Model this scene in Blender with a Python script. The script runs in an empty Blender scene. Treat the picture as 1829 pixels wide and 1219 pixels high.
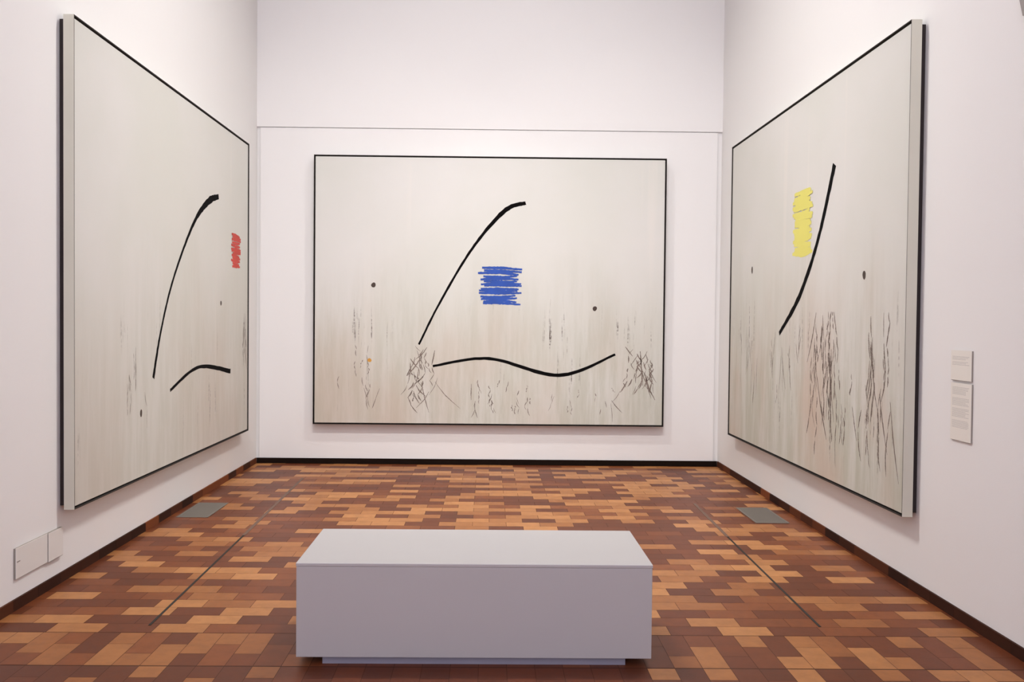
import bpy, bmesh, math, random
from mathutils import Vector, Matrix
random.seed(11)
S = bpy.context.scene
C = S.collection

# ------------------------------------------------------------ camera
F_PX = 1586.23
CAM = Vector((-0.004, -9.0818, 1.4745))
yaw, pitch, roll = 0.01185, -0.02232, 0.00956
fw = Vector((math.sin(yaw)*math.cos(pitch), math.cos(yaw)*math.cos(pitch), math.sin(pitch)))
rt = Vector((math.cos(yaw), -math.sin(yaw), 0)); up = rt.cross(fw)
r2 = math.cos(roll)*rt + math.sin(roll)*up
u2 = -math.sin(roll)*rt + math.cos(roll)*up
cd = bpy.data.cameras.new('camera'); cam = bpy.data.objects.new('camera', cd); C.objects.link(cam)
M = Matrix((r2, u2, -fw)).transposed().to_4x4(); M.translation = CAM
cam.matrix_world = M
cd.sensor_fit = 'HORIZONTAL'; cd.sensor_width = 36.0
cd.lens = 36.0*F_PX/1829.0
cd.shift_x = 23.756/1829.0
cd.clip_start = 0.05; cd.clip_end = 60
S.camera = cam

# ------------------------------------------------------------ light and exposure
S.view_settings.view_transform = 'Standard'; S.view_settings.look = 'None'
S.view_settings.exposure = 0.03; S.view_settings.gamma = 1.0
S.view_settings.use_curve_mapping = False
w = bpy.data.worlds.new('world'); S.world = w; w.use_nodes = True
bg = w.node_tree.nodes['Background']
bg.inputs['Color'].default_value = (0.71, 0.68, 0.83, 1)      # dim cool light from the hall behind
bg.inputs['Strength'].default_value = 2.7

def area(name, loc, target, sx, sy, power, col):
    l = bpy.data.lights.new(name, 'AREA'); l.shape = 'RECTANGLE'; l.size = sx; l.size_y = sy
    l.energy = power; l.color = col
    o = bpy.data.objects.new(name, l); C.objects.link(o)
    o.location = loc
    d = Vector(target) - Vector(loc)
    o.rotation_euler = d.to_track_quat('-Z', 'Y').to_euler()
    return o
WARM = (1.0, 0.975, 0.955)
# ceiling lights: one row along each side washing the wall opposite, one row washing the end wall
for nm, loc, tgt, sx, sy, pw, sp in (
        ('ceiling_light_right', (1.9, -3.3, 7.4), (-2.37, -3.3, 0.0), 0.35, 6.0, 370, 80),
        ('ceiling_light_left', (-1.9, -3.3, 7.4), (2.37, -3.3, 0.0), 0.35, 6.0, 370, 80),
        ('ceiling_light_middle', (0.0, -6.2, 7.4), (0, 0, 0.9), 2.4, 0.3, 46, 66),
        ('ceiling_light_rear', (0.0, -8.6, 7.4), (0, 0, 2.2), 3.0, 0.35, 13, 75)):
    area(nm, loc, tgt, sx, sy, pw, WARM).data.spread = math.radians(sp)

# ------------------------------------------------------------ materials
def nt(name):
    m = bpy.data.materials.new(name); m.use_nodes = True
    t = m.node_tree; b = t.nodes['Principled BSDF']
    return m, t, b
def node(t, typ, **kw):
    n = t.nodes.new(typ)
    for k, v in kw.items():
        if k.startswith('i_'): n.inputs[k[2:].replace('_', ' ')].default_value = v
        else: setattr(n, k, v)
    return n
def L(t, a, b): t.links.new(a, b)
def rgb(r, g, b):
    f = lambda c: ((c/255+0.055)/1.055)**2.4 if c > 10 else c/255/12.92
    return (f(r), f(g), f(b), 1)
def math_n(t, op, a, b=None, c=None, clamp=False):
    n = t.nodes.new('ShaderNodeMath'); n.operation = op; n.use_clamp = clamp
    for i, v in enumerate((a, b, c)):
        if v is None: continue
        if isinstance(v, (int, float)): n.inputs[i].default_value = v
        else: t.links.new(v, n.inputs[i])
    return n.outputs[0]
def ramp(t, v, lo, hi):
    n = t.nodes.new('ShaderNodeMapRange'); n.interpolation_type = 'SMOOTHSTEP'
    n.inputs['From Min'].default_value = lo; n.inputs['From Max'].default_value = hi
    t.links.new(v, n.inputs['Value']); return n.outputs[0]
def mixc(t, f, a, b):
    n = t.nodes.new('ShaderNodeMix'); n.data_type = 'RGBA'
    if isinstance(f, (int, float)): n.inputs[0].default_value = f
    else: t.links.new(f, n.inputs[0])
    for i, v in ((6, a), (7, b)):
        if isinstance(v, tuple): n.inputs[i].default_value = v
        else: t.links.new(v, n.inputs[i])
    return n.outputs[2]
def noise(t, vec, scale, detail=3, rough=0.5):
    n = t.nodes.new('ShaderNodeTexNoise'); n.inputs['Scale'].default_value = scale
    n.inputs['Detail'].default_value = detail; n.inputs['Roughness'].default_value = rough
    t.links.new(vec, n.inputs['Vector']); return n.outputs['Fac']
def mapv(t, vec, sc, loc=(0, 0, 0)):
    n = t.nodes.new('ShaderNodeMapping'); n.inputs['Scale'].default_value = sc; n.inputs['Location'].default_value = loc
    t.links.new(vec, n.inputs['Vector']); return n.outputs[0]

def plain(name, col, rough=0.6, metal=0.0, var=0.03, scale=6.0, bump=0.0):
    m, t, b = nt(name)
    tc = node(t, 'ShaderNodeTexCoord')
    f = noise(t, tc.outputs['Object'], scale)
    hi = tuple(min(1, c*(1+var)) for c in col[:3])+(1,); lo = tuple(c*(1-var) for c in col[:3])+(1,)
    L(t, mixc(t, f, lo, hi), b.inputs['Base Color'])
    b.inputs['Roughness'].default_value = rough; b.inputs['Metallic'].default_value = metal
    if bump:
        bp = node(t, 'ShaderNodeBump'); bp.inputs['Strength'].default_value = bump; bp.inputs['Distance'].default_value = 0.002
        L(t, noise(t, tc.outputs['Object'], 160, 4), bp.inputs['Height']); L(t, bp.outputs[0], b.inputs['Normal'])
    return m
M_wall = plain('wall_paint', (0.815, 0.805, 0.785, 1), 0.85, var=0.008, scale=0.7, bump=0.12)
M_groove = plain('panel_joint', (0.62, 0.52, 0.52, 1), 0.9)
M_ceil = plain('ceiling_paint', (0.8, 0.79, 0.78, 1), 0.9)
M_bench = plain('bench_lacquer', (0.455, 0.438, 0.425, 1), 0.45, var=0.01)
M_plinth = plain('bench_plinth', (0.26, 0.25, 0.30, 1), 0.6)
M_fout = plain('frame_side_beige', (0.60, 0.58, 0.48, 1), 0.6, var=0.05, scale=3)
M_fin = plain('frame_inner_shade', (0.020, 0.015, 0.012, 1), 0.7)  # shade inside the tray put into the colour of the inner faces
M_back = plain('backing_dark', (0.022, 0.013, 0.012, 1), 0.8)
M_base_end = plain('skirting_black', (0.010, 0.005, 0.003, 1), 0.9, var=0.3)
M_base_end.node_tree.nodes['Principled BSDF'].inputs['Specular IOR Level'].default_value = 0.1
M_vent = plain('vent_metal', (0.17, 0.15, 0.125, 1), 0.6, 0.2)
M_vdark = plain('vent_shadow', (0.03, 0.03, 0.03, 1), 0.8)
M_track = plain('floor_slot_dark', (0.012, 0.009, 0.006, 1), 0.7)
M_strip = plain('floor_slot_sheen', (0.13, 0.07, 0.045, 1), 0.55)  # far half of each slot: glossy reflection put into a lighter colour
M_white = plain('white_plastic', (0.76, 0.74, 0.70, 1), 0.5, var=0.01)
M_label = plain('label_board', (0.80, 0.77, 0.70, 1), 0.6, var=0.01)
M_text = plain('label_print', (0.52, 0.50, 0.47, 1), 0.7)
M_black = plain('paint_black', (0.004, 0.0035, 0.0035, 1), 0.95)
M_black.node_tree.nodes['Principled BSDF'].inputs['Specular IOR Level'].default_value = 0.1
M_dot = plain('paint_brown', (0.05, 0.03, 0.02, 1), 0.6)
M_scr = plain('paint_grey_brown', (0.19, 0.15, 0.125, 1), 0.85, var=0.55, scale=9)
M_side = plain('board_edge_shade', (0.30, 0.27, 0.23, 1), 0.8)  # shaded board edges and the shadow below them, put into the colour
M_ochre = plain('paint_ochre', rgb(205, 150, 60), 0.6)
M_blue = plain('paint_blue', rgb(30, 75, 165), 0.6, var=0.35, scale=9)
M_red = plain('paint_red', rgb(200, 62, 48), 0.6, var=0.25, scale=9)
M_yellow = plain('paint_yellow', rgb(226, 220, 110), 0.6, var=0.06, scale=5)

def tile_mat(name):
    m, t, b = nt(name)
    at = node(t, 'ShaderNodeAttribute', attribute_name='tone')
    cr = node(t, 'ShaderNodeValToRGB'); e = cr.color_ramp.elements
    e[0].position = 0; e[0].color = (0.085, 0.022, 0.009, 1)
    e[1].position = 1; e[1].color = (0.48, 0.215, 0.075, 1)
    for p, c in ((0.45, (0.145, 0.037, 0.012, 1)), (0.60, (0.22, 0.064, 0.018, 1)), (0.8, (0.33, 0.128, 0.040, 1))):
        q = e.new(p); q.color = c
    L(t, at.outputs['Fac'], cr.inputs[0])
    tc = node(t, 'ShaderNodeTexCoord')
    n1 = noise(t, tc.outputs['Object'], 14, 5, 0.6)
    out = mixc(t, ramp(t, n1, 0.3, 0.75), cr.outputs[0], mixc(t, 0.22, cr.outputs[0], (0.05, 0.02, 0.012, 1)))
    L(t, out, b.inputs['Base Color'])
    b.inputs['Roughness'].default_value = 0.42
    b.inputs['Specular IOR Level'].default_value = 0.22
    bp = node(t, 'ShaderNodeBump'); bp.inputs['Strength'].default_value = 0.15; bp.inputs['Distance'].default_value = 0.001
    L(t, noise(t, tc.outputs['Object'], 60, 3), bp.inputs['Height']); L(t, bp.outputs[0], b.inputs['Normal'])
    return m
M_tile = tile_mat('clay_tile')
M_joint = plain('tile_joint', (0.07, 0.025, 0.014, 1), 0.8)

def canvas_mat(name, seed, wash, pink, dark, green_side):
    """pale ground with weathered washes, vertical drips and dry dark drag marks low down"""
    m, t, b = nt(name)
    uv = node(t, 'ShaderNodeUVMap').outputs[0]
    sep = node(t, 'ShaderNodeSeparateXYZ'); L(t, uv, sep.inputs[0])
    u, v = sep.outputs[0], sep.outputs[1]
    off = (seed*3.1, seed*1.7, 0)
    big = noise(t, mapv(t, uv, (1.6, 1.2, 1), off), 1.6, 4)
    base = mixc(t, ramp(t, big, 0.35, 0.7), (0.655, 0.655, 0.60, 1), (0.70, 0.69, 0.655, 1))
    low = ramp(t, math_n(t, 'ADD', v, math_n(t, 'MULTIPLY', noise(t, mapv(t, uv, (3, 0.6, 1), off), 2.2, 4), 0.55)), 0.95, 0.35)
    streak = noise(t, mapv(t, uv, (22, 1.6, 1), off), 1.5, 6, 0.7)
    wf = math_n(t, 'MULTIPLY', low, math_n(t, 'ADD', 0.35, math_n(t, 'MULTIPLY', ramp(t, streak, 0.35, 0.65), 0.65)), clamp=True)
    wf = math_n(t, 'MULTIPLY', wf, wash)
    c1 = mixc(t, wf, base, (0.46, 0.46, 0.37, 1))
    pk = math_n(t, 'MULTIPLY', low, ramp(t, noise(t, mapv(t, uv, (2.5, 0.9, 1), (seed, 9, 0)), 1.6, 3), 0.40, 0.68))
    c2 = mixc(t, math_n(t, 'MULTIPLY', pk, pink), c1, (0.56, 0.43, 0.34, 1))
    # fine dark drips
    s2 = noise(t, mapv(t, uv, (85, 2.6, 1), (seed*7.3, 4, 0)), 1.5, 3, 0.6)
    patch = ramp(t, noise(t, mapv(t, uv, (4.2, 1.4, 1), (seed*2.1, 2, 0)), 1.7, 2), 0.50, 0.66)
    vm = math_n(t, 'MULTIPLY', ramp(t, v, 0.52, 0.34), ramp(t, v, 0.02, 0.16))
    df = math_n(t, 'MULTIPLY', math_n(t, 'MULTIPLY', ramp(t, s2, 0.58, 0.70), patch), vm)
    grain = ramp(t, noise(t, mapv(t, uv, (60, 45, 1), off), 2, 3), 0.35, 0.6)
    df = math_n(t, 'MULTIPLY', math_n(t, 'MULTIPLY', df, grain), dark, clamp=True)
    c3 = mixc(t, df, c2, (0.10, 0.075, 0.06, 1))
    # pale wiped drips
    s3 = noise(t, mapv(t, uv, (16, 0.35, 1), (seed*5.7, 8, 0)), 1.4, 2)
    c4 = mixc(t, math_n(t, 'MULTIPLY', ramp(t, s3, 0.66, 0.80), 0.45), c3, (0.78, 0.74, 0.68, 1))
    L(t, c4, b.inputs['Base Color'])
    b.inputs['Roughness'].default_value = 0.7
    bp = node(t, 'ShaderNodeBump'); bp.inputs['Strength'].default_value = 0.1; bp.inputs['Distance'].default_value = 0.001
    L(t, noise(t, mapv(t, uv, (500, 400, 1)), 1, 3), bp.inputs['Height']); L(t, bp.outputs[0], b.inputs['Normal'])
    return m

# ------------------------------------------------------------ mesh helpers
def obj(name, bm, mats, parent=None, smooth=False):
    me = bpy.data.meshes.new(name)
    bmesh.ops.recalc_face_normals(bm, faces=bm.faces[:]) if smooth is not None else None
    bm.to_mesh(me); bm.free()
    for m in (mats if isinstance(mats, (list, tuple)) else [mats]): me.materials.append(m)
    o = bpy.data.objects.new(name, me); C.objects.link(o)
    if parent: o.parent = parent
    return o
def box(bm, x0, x1, y0, y1, z0, z1, mi=0, bevel=0.0):
    vs = [bm.verts.new((x, y, z)) for x in (x0, x1) for y in (y0, y1) for z in (z0, z1)]
    fs = []
    for q in ((0,1,3,2),(4,6,7,5),(0,4,5,1),(2,3,7,6),(0,2,6,4),(1,5,7,3)):
        f = bm.faces.new([vs[i] for i in q]); f.material_index = mi; fs.append(f)
    if bevel:
        es = list({e for f in fs for e in f.edges})
        bmesh.ops.bevel(bm, geom=es, offset=bevel, segments=2, affect='EDGES', profile=0.5)
    return vs
def struct(name, bm, mats):
    o = obj(name, bm, mats); o['kind'] = 'structure'; return o
def thing(name, label, cat, loc, rotz=0, group=None):
    o = bpy.data.objects.new(name, None); C.objects.link(o)
    o.empty_display_size = 0.2
    o.location = loc; o.rotation_euler = (0, 0, rotz); o['label'] = label; o['category'] = cat
    if group: o['group'] = group
    return o

# ------------------------------------------------------------ room shell
WX = 2.3696          # half the room's width
YB = -11.5           # room runs on behind the camera
HC = 7.6
PT = 3.418           # top of the lining panel on the end wall
b = bmesh.new()
box(b, -WX-0.2, -WX, YB, 0.25, -0.1, HC)
struct('wall_left', b, M_wall)
b = bmesh.new()
box(b, WX, WX+0.2, YB, 0.25, -0.1, HC)
struct('wall_right', b, M_wall)
b = bmesh.new()
box(b, -WX, WX, 0.022, 0.25, -0.1, HC)
box(b, -WX, WX, -0.001, 0.024, PT+0.009, HC)
struct('wall_back', b, M_wall)
b = bmesh.new()
box(b, -WX+0.035, WX-0.05, 0.0, 0.0225, 0.0, PT, bevel=0.002)
o = struct('trim_1', b, M_wall)
b = bmesh.new(); box(b, -WX-0.2, WX+0.2, YB, 0.25, HC, HC+0.15); struct('ceiling', b, M_ceil)
# slanted grey edge strip high on the right wall
b = bmesh.new()
vs = []
for dx in (0, -0.012):
    for (yy, zz) in ((-5.074, 3.02), (-5.130, 2.855), (-5.20, 2.855), (-5.20, 3.02)):
        vs.append(b.verts.new((WX+dx, yy, zz)))
b.faces.new(vs[:4]); b.faces.new(vs[4:][::-1])
for i in range(4): b.faces.new((vs[i], vs[(i+1) % 4], vs[4+(i+1) % 4], vs[4+i]))
struct('trim_2', b, plain('grey_edge', (0.33, 0.30, 0.28, 1), 0.7))

# skirting: black along the end wall, clay skirting tiles along the sides
b = bmesh.new(); box(b, -WX+0.012, WX-0.012, -0.014, 0.0, 0.0, 0.056, bevel=0.002)
struct('baseboard_back', b, M_base_end)
def skirt_mat():
    m, t, b = nt('skirting_clay')
    at = node(t, 'ShaderNodeAttribute', attribute_name='tone')
    L(t, mixc(t, at.outputs['Fac'], (0.028, 0.009, 0.005, 1), (0.20, 0.058, 0.020, 1)), b.inputs['Base Color'])
    b.inputs['Roughness'].default_value = 0.7; b.inputs['Specular IOR Level'].default_value = 0.15
    return m
M_skirt = skirt_mat()
def skirting(name, sgn):
    b = bmesh.new(); tones = []
    y = -0.014
    lay = b.faces.layers.float.new('tone')
    rs = random.Random(5 if sgn < 0 else 9)
    while y > YB+0.3:
        n0 = len(b.faces)
        x0, x1 = sorted((sgn*WX, sgn*(WX-0.012)))
        tv = rs.choice((0.0, 0.05, 0.1, 0.25, 0.5, 0.9)) if y > -3.3 else rs.choice((0.0, 0.05, 0.1, 0.1, 0.3))
        box(b, x0, x1, y-0.2435, y, 0.0, 0.056)
        b.faces.ensure_lookup_table()
        for f in b.faces[n0:]: f[lay] = tv
        y -= 0.2445
    struct(name, b, M_skirt)
skirting('baseboard_left', -1)
skirting('baseboard_right', 1)

# ------------------------------------------------------------ tiled floor (one surface)
TAN = {(0,0,-13),(0,0,-11),(0,0,-2),(0,0,0),(0,0,4),(0,1,-14),(0,1,-13),(0,1,-10),(0,1,-8),(0,1,0),(0,1,3),(0,2,-12),(0,2,-10),(0,2,-2),(0,2,4),(0,3,-11),(0,3,-10),(0,3,-9),(0,3,-1),(0,3,0),(0,3,3),(0,4,-14),(0,4,-11),(0,4,-1),(0,4,2),(0,4,3),(0,4,4),(0,5,-12),(0,5,-11),(0,5,-1),(0,5,1),(0,6,-1),(0,6,1),(0,7,-14),(0,7,-11),(0,7,-10),(0,7,0),(0,7,2),(0,7,4),(0,8,-13),(0,8,-12),(0,8,-11),(0,8,-1),(0,8,0),(0,8,2),(0,9,-13),(0,9,-9),(0,9,1),(0,9,2),(0,9,4),(0,10,-14),(0,10,-11),(0,10,0),(0,10,2),(0,11,-14),(0,11,-12),(0,11,-10),(0,11,-9),(0,11,2),(0,12,-11),(0,12,-10),(0,12,1),(0,12,3),(0,12,4),(0,13,-12),(0,13,-10),(0,13,0),(0,13,3),(0,14,-13),(0,14,-12),(0,14,1),(0,14,2),(0,15,-14),(0,15,-13),(0,15,4),(0,16,-14),(0,16,-10),(0,16,2),(0,16,4),(0,17,-12),(0,17,2),(0,17,3),(0,17,4),(0,18,-12),(0,18,1),(0,18,3),(0,19,-12),(0,19,0),(0,19,2),(0,20,-1),(0,20,1),(0,21,-11),(0,21,0),(0,21,3),(0,22,-13),(0,22,-11),(0,22,-1),(0,22,1),(1,-20,0),(1,-19,0),(1,-18,0),(1,-17,1),(1,-15,0),(1,-15,1),(1,-14,1),(1,-13,1),(1,-12,0),(1,-11,0),(1,-10,0),(1,6,1),(1,7,1),(1,9,0),(1,10,1),(1,11,0),(1,11,1),(1,12,0),(1,13,1),(1,14,1),(1,15,0),(1,17,0),(1,17,1),(2,-15,-1),(2,-13,0),(2,-11,-1),(2,-9,0),(2,5,0),(2,7,0),(2,10,-1),(2,13,0),(2,15,0),(2,16,-1),(2,17,0)}
def tone_for(k, rs):
    if k in TAN: return rs.uniform(0.72, 0.98) if k[0] == 0 else rs.uniform(0.68, 0.9)
    zone = k[0]
    if (zone == 0 and 0 <= k[1] <= 22 and not (k[1] >= 15 and -9 <= k[2] <= -2)) or zone == 1:
        return rs.choice((rs.uniform(0.30, 0.5), rs.uniform(0.2, 0.45), rs.uniform(0.48, 0.62)))
    if zone == 2 and k[2] >= -1: return rs.uniform(0.1, 0.42)
    r = rs.random()
    return rs.uniform(0.78, 1.0) if r < 0.44 else (rs.uniform(0.56, 0.7) if r < 0.52 else rs.uniform(0.2, 0.55))
b = bmesh.new(); lay = b.faces.layers.float.new('tone'); rs = random.Random(3)
G = 0.0012
def tile(x0, x1, y0, y1, k):
    x0, x1 = max(x0, -WX), min(x1, WX); y0, y1 = max(y0, YB), min(y1, 0)
    tv = tone_for(k, rs)
    if x1-x0 < 0.01 or y1-y0 < 0.01: return
    f = b.faces.new([b.verts.new(p) for p in ((x0+G, y0+G, 0), (x1-G, y0+G, 0), (x1-G, y1-G, 0), (x0+G, y1-G, 0))])
    f[lay] = tv
k = 0
while -4.935+0.1225*k < 0:
    ph = 1.117 if k % 2 == 0 else 0.993
    for n in range(-16, 7):
        tile(ph+0.2445*n, ph+0.2445*(n+1), -4.935+0.1225*k, -4.935+0.1225*(k+1), (0, k, n))
    k += 1
J0, J1 = -4.938, -5.332
for c in range(-22, 21):
    x0 = 0.087+0.1197*c; x1 = x0+0.1197
    br = -5.195 if c % 2 == 0 else -5.082
    tile(x0, x1, br, J0, (1, c, 0)); tile(x0, x1, J1, br, (1, c, 1))
    sh = 0.12 if c % 2 else 0.0
    for n in range(-27, 1):
        ya = -5.338-sh+0.2445*n; yb = min(ya+0.2445, -5.338)
        tile(x0, x1, ya, yb, (2, c, n))
fl = [b.verts.new(p) for p in ((-WX-0.1, YB, -0.0012), (WX+0.1, YB, -0.0012), (WX+0.1, 0.1, -0.0012), (-WX-0.1, 0.1, -0.0012))]
f = b.faces.new(fl); f.material_index = 1
lo = [b.verts.new((v.co.x, v.co.y, -0.12)) for v in fl]
for i in range(4):
    f = b.faces.new((fl[i], lo[i], lo[(i+1) % 4], fl[(i+1) % 4])); f.material_index = 1
f = b.faces.new(lo[::-1]); f.material_index = 1
me = bpy.data.meshes.new('floor'); b.to_mesh(me); b.free(); me.materials.append(M_tile); me.materials.append(M_joint)
o = bpy.data.objects.new('floor', me); C.objects.link(o); o['kind'] = 'structure'

# floor slots running toward the end wall
def slot(name, pts):
    b = bmesh.new()
    (xa, ya), (xm, ym), (xb, yb) = pts
    for (p, q, wd, mi) in (((xa, ya), (xm, ym), 0.0065, 0), ((xm, ym), (xb, yb), 0.012, 1)):
        v = []
        for z in (0.0006, 0.0016):
            v += [b.verts.new((p[0]-wd, p[1], z)), b.verts.new((p[0]+wd, p[1], z)), b.verts.new((q[0]+wd, q[1], z)), b.verts.new((q[0]-wd, q[1], z))]
        for q4 in ((4,5,6,7),(0,3,2,1),(0,1,5,4),(1,2,6,5),(2,3,7,6),(3,0,4,7)):
            f = b.faces.new([v[i] for i in q4]); f.material_index = mi
    struct(name, b, [M_track, M_strip])
slot('trim_3', ((-1.614, -4.84), (-1.655, -3.05), (-1.712, -0.86)))
slot('trim_4', ((1.624, -4.81), (1.661, -3.00), (1.691, -1.88)))

# ------------------------------------------------------------ floor vents
def vent(name, x0, x1, y0, y1, label):
    cx, cy = (x0+x1)/2, (y0+y1)/2
    t = thing(name, label, 'vent', (cx, cy, 0), 0)
    hw, hl = (x1-x0)/2, (y1-y0)/2
    b = bmesh.new(); w_ = 0.014; z1 = 0.004
    box(b, -hw, hw, -hl, -hl+w_, 0.0002, z1); box(b, -hw, hw, hl-w_, hl, 0.0002, z1)
    box(b, -hw, -hw+w_, -hl+w_, hl-w_, 0.0002, z1); box(b, hw-w_, hw, -hl+w_, hl-w_, 0.0002, z1)
    obj('vent_frame', b, M_vent, t)
    b = bmesh.new()
    box(b, -hw+w_, hw-w_, -hl+w_, hl-w_, 0.0002, 0.001, 1)
    n = 26
    for i in range(n):
        yy = -hl+w_+(2*hl-2*w_)*(i+0.5)/n
        box(b, -hw+w_, hw-w_, yy-0.0075, yy+0.0075, 0.001, 0.0034, 0)
    obj('grille', b, [M_vent, M_vdark], t)
    return t
vent('floor_vent', -2.30, -2.065, -2.52, -2.00, 'grey metal vent set in the tiles by the left wall under the red painting')
vent('floor_vent', 1.985, 2.235, -2.58, -2.04, 'grey metal vent set in the tiles by the right wall under the yellow painting')

# ------------------------------------------------------------ bench
bc = thing('gallery_bench', 'long white box bench on a recessed plinth in the middle of the tiled floor', 'bench', (-0.0517, -5.014, 0))
b = bmesh.new(); box(b, -0.758, 0.758, -0.3097, 0.3097, 0.036, 0.425, bevel=0.0025); obj('bench_body', b, M_bench, bc)
b = bmesh.new(); box(b, -0.760, 0.760, -0.312, 0.312, 0.425, 0.440, bevel=0.003); obj('bench_top', b, M_bench, bc)
b = bmesh.new(); box(b, -0.65, 0.65, -0.285, 0.285, 0.0, 0.0365); obj('plinth', b, M_plinth, bc)

# ------------------------------------------------------------ paintings
PW, PH = 3.56, 2.72
TF, TG = 0.058, 0.03         # frame depth, gap to the wall held open by the dark backing
def cr_path(pts, n=14):
    out = []
    for i in range(len(pts)-1):
        p0 = pts[max(i-1, 0)]; p1 = pts[i]; p2 = pts[i+1]; p3 = pts[min(i+2, len(pts)-1)]
        for j in range(n):
            s = j/n
            out.append(tuple(0.5*(2*p1[k]+(p2[k]-p0[k])*s+(2*p0[k]-5*p1[k]+4*p2[k]-p3[k])*s*s+(3*p1[k]-p0[k]-3*p2[k]+p3[k])*s**3) for k in range(3)))
    out.append(tuple(pts[-1])); return out
def stroke(bm, pts, y, mi, jit=0.0, seed=0):
    """brush stroke in the canvas plane: pts are (u, v, half width in metres)"""
    rs = random.Random(seed); path = cr_path(pts); prev = None
    for i, (u, v, hw) in enumerate(path):
        a = path[max(i-1, 0)]; c = path[min(i+1, len(path)-1)]
        dx, dz = (c[0]-a[0])*PW, (c[1]-a[1])*PH; l = math.hypot(dx, dz) or 1
        nx, nz = -dz/l, dx/l
        h1 = hw*(1+rs.uniform(-jit, jit)); h2 = hw*(1+rs.uniform(-jit, jit))
        X, Z = (u-0.5)*PW, v*PH
        cur = (bm.verts.new((X+nx*h1, y, Z+nz*h1)), bm.verts.new((X-nx*h2, y, Z-nz*h2)))
        if prev:
            f = bm.faces.new((prev[0], prev[1], cur[1], cur[0])); f.material_index = mi
        prev = cur
def blob(bm, u, v, rx, rz, y, mi, seed=0, rough=0.12, n=40):
    rs = random.Random(seed); X, Z = (u-0.5)*PW, v*PH
    ph = [rs.uniform(0, 6.28) for _ in range(4)]
    vs = []
    for i in range(n):
        a = 6.2832*i/n
        k = 1+rough*(math.sin(2*a+ph[0])*0.5+math.sin(3*a+ph[1])*0.3+math.sin(7*a+ph[2])*0.2)
        vs.append(bm.verts.new((X+rx*k*math.cos(a), y, Z+rz*k*math.sin(a))))
    f = bm.faces.new(vs); f.material_index = mi
def painting(label, loc, rotz, cmat, marks, mats):
    """local frame: +X along the canvas, -Y out of the wall, Z from the lower edge; wall plane at y=0"""
    t = thing('painting', label, 'painting', loc, rotz)
    hw = PW/2; yb, yf = -TG, -(TG+TF); tk = 0.005
    b = bmesh.new()
    # tray frame: beige outer walls, inner walls and floor coloured dark for the recess shade
    for (x0, x1, z0, z1) in ((-hw, -hw+tk, 0, PH), (hw-tk, hw, 0, PH), (-hw+tk, hw-tk, 0, tk), (-hw+tk, hw-tk, PH-tk, PH)):
        vs = box(b, x0, x1, yf, yb, z0, z1, 1)
    box(b, -hw+tk, hw-tk, yb-0.004, yb, tk, PH-tk, 1)
    b.faces.ensure_lookup_table()
    b.normal_update()
    bmesh.ops.recalc_face_normals(b, faces=b.faces[:])
    for f in b.faces:
        c = f.calc_center_median(); n = f.normal
        if (abs(c.x) > hw-1e-4 and abs(n.x) > .9) or ((c.z < 1e-4 or c.z > PH-1e-4) and abs(n.z) > .9): f.material_index = 0
    obj('frame', b, [M_fout, M_fin], t)
    b = bmesh.new(); box(b, -hw+0.02, hw-0.02, -TG, 0, 0.02, PH-0.02); obj('backing', b, M_back, t)
    # canvas, set back a little inside the frame
    g = 0.016; yc = yf+0.008
    b = bmesh.new(); uv = b.loops.layers.uv.new('UVMap')
    box(b, -hw+g, hw-g, yc, yb-0.004, g, PH-g, 0)
    marks(b, yc-0.0006)
    for f in b.faces:
        for lp in f.loops: lp[uv].uv = (lp.vert.co.x/PW+0.5, lp.vert.co.z/PH)
    obj('canvas', b, [cmat]+mats, t)
    return t
def hatch(bm, u, v, hu, hv, y, mi, n, seed, hw=0.014):
    """patch laid in with side by side brush strokes"""
    rs = random.Random(seed)
    for i in range(n):
        s = -1+2*(i+0.5)/n; vv = v+hv*s
        e1 = hu*rs.uniform(0.72, 1.08); e2 = hu*rs.uniform(0.72, 1.08)
        stroke(bm, [(u-e1, vv+rs.uniform(-.004, .004), hw*0.7), (u, vv+rs.uniform(-.004, .004), hw), (u+e2, vv+rs.uniform(-.004, .004), hw*0.6)], y-0.00015*(i+1), mi, 0.25, seed*50+i)

def scratches(bm, u0, u1, v0, v1, y, mi, n, seed, hw=0.004, lean=0.3):
    """dry broken drag marks, mostly running down"""
    rs = random.Random(seed)
    for i in range(n):
        u = rs.uniform(u0, u1); v = v1-(v1-v0)*rs.random()**1.4*0.7; l = (v1-v0)*rs.uniform(0.12, 0.5)
        segs = rs.randint(1, 4)
        for k in range(segs):
            a = v-l*k/segs; c = a-l/segs*rs.uniform(0.7, 1.3)
            if c < 0.015: continue
            d = rs.uniform(-lean, lean)*(a-c)
            w_ = hw*rs.uniform(0.4, 1.2)
            stroke(bm, [(u, a, w_*0.4), (u+d*0.4+rs.uniform(-.002, .002), (a+c)/2, w_), (u+d, c, w_*0.3)], y-0.00004*(i % 7), mi, 0.4, seed*90+i*5+k)
            u += d+rs.uniform(-.002, .002)

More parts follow.
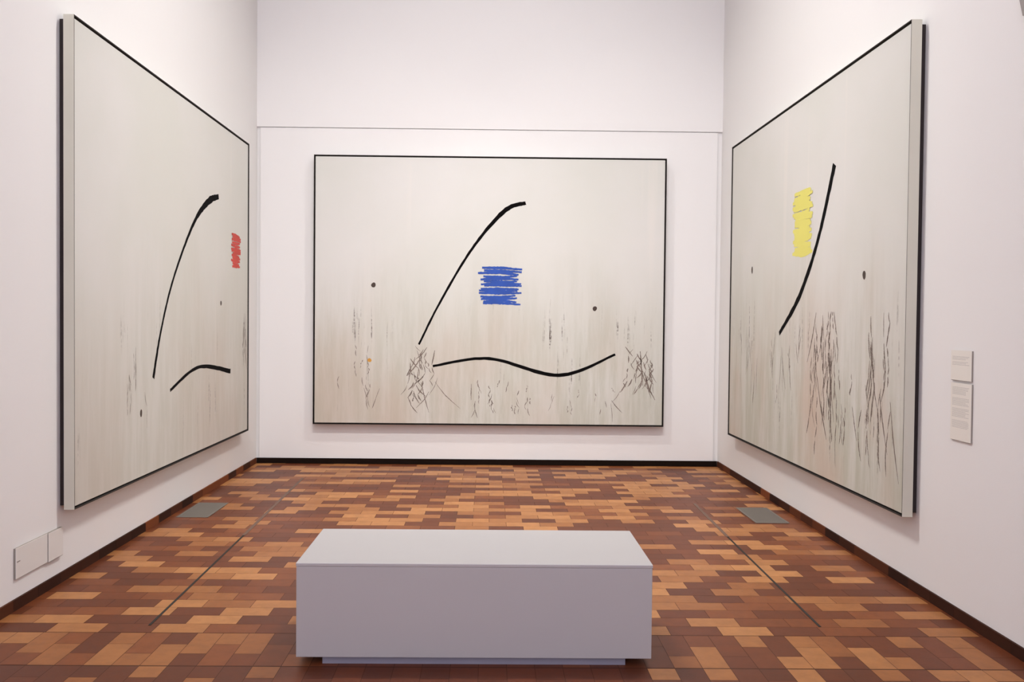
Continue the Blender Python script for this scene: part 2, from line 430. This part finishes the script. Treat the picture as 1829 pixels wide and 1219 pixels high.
def marks_left(b, y):
    stroke(b, [(0.33, 0.24, .020), (0.37, 0.36, .015), (0.44, 0.50, .014), (0.56, 0.66, .018), (0.66, 0.74, .030), (0.74, 0.77, .022)], y, 1, 0.12, 1)
    stroke(b, [(0.42, 0.20, .012), (0.60, 0.25, .014), (0.84, 0.22, .020)], y-0.0002, 1, 0.12, 2)
    hatch(b, 0.885, 0.615, 0.040, 0.055, y, 2, 13, 3)
    blob(b, 0.76, 0.44, .020, .022, y, 3, 4); blob(b, 0.27, 0.16, .018, .024, y, 3, 6)
    scratches(b, 0.955, 0.985, 0.22, 0.42, y, 5, 16, 7); scratches(b, 0.20, 0.30, 0.12, 0.33, y, 5, 9, 8, .003)
def marks_back(b, y):
    stroke(b, [(0.30, 0.30, .010), (0.36, 0.46, .011), (0.45, 0.66, .013), (0.54, 0.80, .022), (0.60, 0.83, .018)], y, 1, 0.12, 11)
    stroke(b, [(0.34, 0.22, .012), (0.50, 0.25, .015), (0.70, 0.19, .018), (0.86, 0.27, .011)], y-0.0002, 1, 0.12, 12)
    hatch(b, 0.53, 0.52, 0.060, 0.070, y, 2, 15, 13)
    blob(b, 0.17, 0.52, .022, .026, y, 3, 14); blob(b, 0.80, 0.44, .022, .024, y, 3, 15)
    blob(b, 0.16, 0.24, .020, .020, y, 4, 16)
    scratches(b, 0.05, 0.22, 0.06, 0.30, y, 5, 10, 17, .0035); scratches(b, 0.27, 0.36, 0.04, 0.30, y, 5, 24, 18, .0055, 0.8)
    scratches(b, 0.45, 0.64, 0.01, 0.17, y, 5, 20, 19, .004, 0.4); scratches(b, 0.885, 0.965, 0.08, 0.30, y, 5, 26, 20, .0055, 0.7)
    scratches(b, 0.68, 0.86, 0.02, 0.15, y, 5, 10, 22, .0035)
def marks_right(b, y):
    stroke(b, [(0.40, 0.36, .018), (0.52, 0.46, .026), (0.62, 0.60, .024), (0.70, 0.78, .030)], y, 1, 0.12, 21)
    hatch(b, 0.535, 0.66, 0.055, 0.085, y, 2, 20, 23, .018)
    scratches(b, 0.60, 0.72, 0.10, 0.42, y, 5, 40, 27, .007, 0.35); scratches(b, 0.86, 0.95, 0.10, 0.42, y, 5, 22, 28, .006)
    scratches(b, 0.10, 0.55, 0.14, 0.38, y, 5, 22, 29, .0045); scratches(b, 0.70, 0.88, 0.04, 0.28, y, 5, 18, 30, .005)
    blob(b, 0.19, 0.56, .022, .030, y, 3, 24); blob(b, 0.84, 0.50, .022, .028, y, 3, 25)
M_cL = canvas_mat('canvas_ground_left', 1.3, 0.45, 0.25, 0.9, 0)
M_cB = canvas_mat('canvas_ground_back', 2.9, 0.75, 0.45, 1.3, 0)
M_cR = canvas_mat('canvas_ground_right', 4.4, 0.85, 0.75, 1.9, 0)
painting('large pale abstract canvas with a small red patch on the left wall', (-WX, -0.609-PW/2, 0.4093), math.pi/2, M_cL, marks_left, [M_black, M_red, M_dot, M_ochre, M_scr])
painting('wide pale abstract canvas with a blue patch at its centre on the end wall', (0.0063, 0, 0.4142), 0, M_cB, marks_back, [M_black, M_blue, M_dot, M_ochre, M_scr])
painting('large pale abstract canvas with a pale yellow patch on the right wall', (WX, -0.684-PW/2, 0.4177), -math.pi/2, M_cR, marks_right, [M_black, M_yellow, M_dot, M_ochre, M_scr])

# ------------------------------------------------------------ wall labels beside the right painting
def wall_label(label, yc, z0, z1, lines, seed):
    t = thing('wall_label', label, 'label', (WX, yc, z0), -math.pi/2)
    h = z1-z0; hw = 0.095
    b = bmesh.new(); box(b, -hw, hw, -0.0100, -0.0082, 0, h, 0); box(b, -hw+0.0005, hw-0.0005, -0.0083, 0, -0.002, h-0.001, 1)  # darker body reaches below the board to draw its shadow
    obj('label_board', b, [M_label, M_side], t)
    b = bmesh.new(); rs = random.Random(seed)
    for (v0, v1) in lines:                       # print too small to read: rows of short grey dashes
        v = v1
        while v > v0:
            x = -hw+0.014; xe = hw-0.02-rs.choice((0, 0, 0.01, 0.03))
            while x < xe:
                l = rs.uniform(0.004, 0.013)
                box(b, x, min(x+l, xe), -0.0103, -0.0099, v*h, v*h+0.0026); x += l+0.0028
            v -= 0.0068/h
    obj('printed_text', b, M_text, t)
wall_label('small cream text label on the right wall, upper of the two', -4.675, 1.200, 1.350, ((0.68, 0.78), (0.48, 0.60)), 1)
wall_label('tall cream text label on the right wall, lower of the two', -4.68, 0.898, 1.186, ((0.78, 0.92), (0.60, 0.73), (0.40, 0.55), (0.22, 0.34)), 2)

# ------------------------------------------------------------ white service box low on the left wall
t = thing('wall_service_box', 'flat white service box mounted low on the left wall near the floor', 'wall box', (-WX, -4.4, 0.155), math.pi/2)
b = bmesh.new(); box(b, -0.235, 0.083, -0.013, -0.0105, 0.003, 0.157, 0); box(b, -0.2345, 0.083, -0.0106, 0, 0, 0.156, 1)  # body hangs lower than the plate, drawn as its shadow line
obj('cover_plate', b, [M_white, M_side], t)
b = bmesh.new(); box(b, 0.0835, 0.245, -0.019, -0.017, 0.003, 0.157, 0); box(b, 0.084, 0.2445, -0.0171, 0, 0, 0.156, 1)
obj('cover_plate', b, [M_white, M_side], t)
b = bmesh.new(); box(b, -0.228, -0.198, -0.0145, -0.0128, 0.085, 0.090); obj('latch', b, M_side, t)
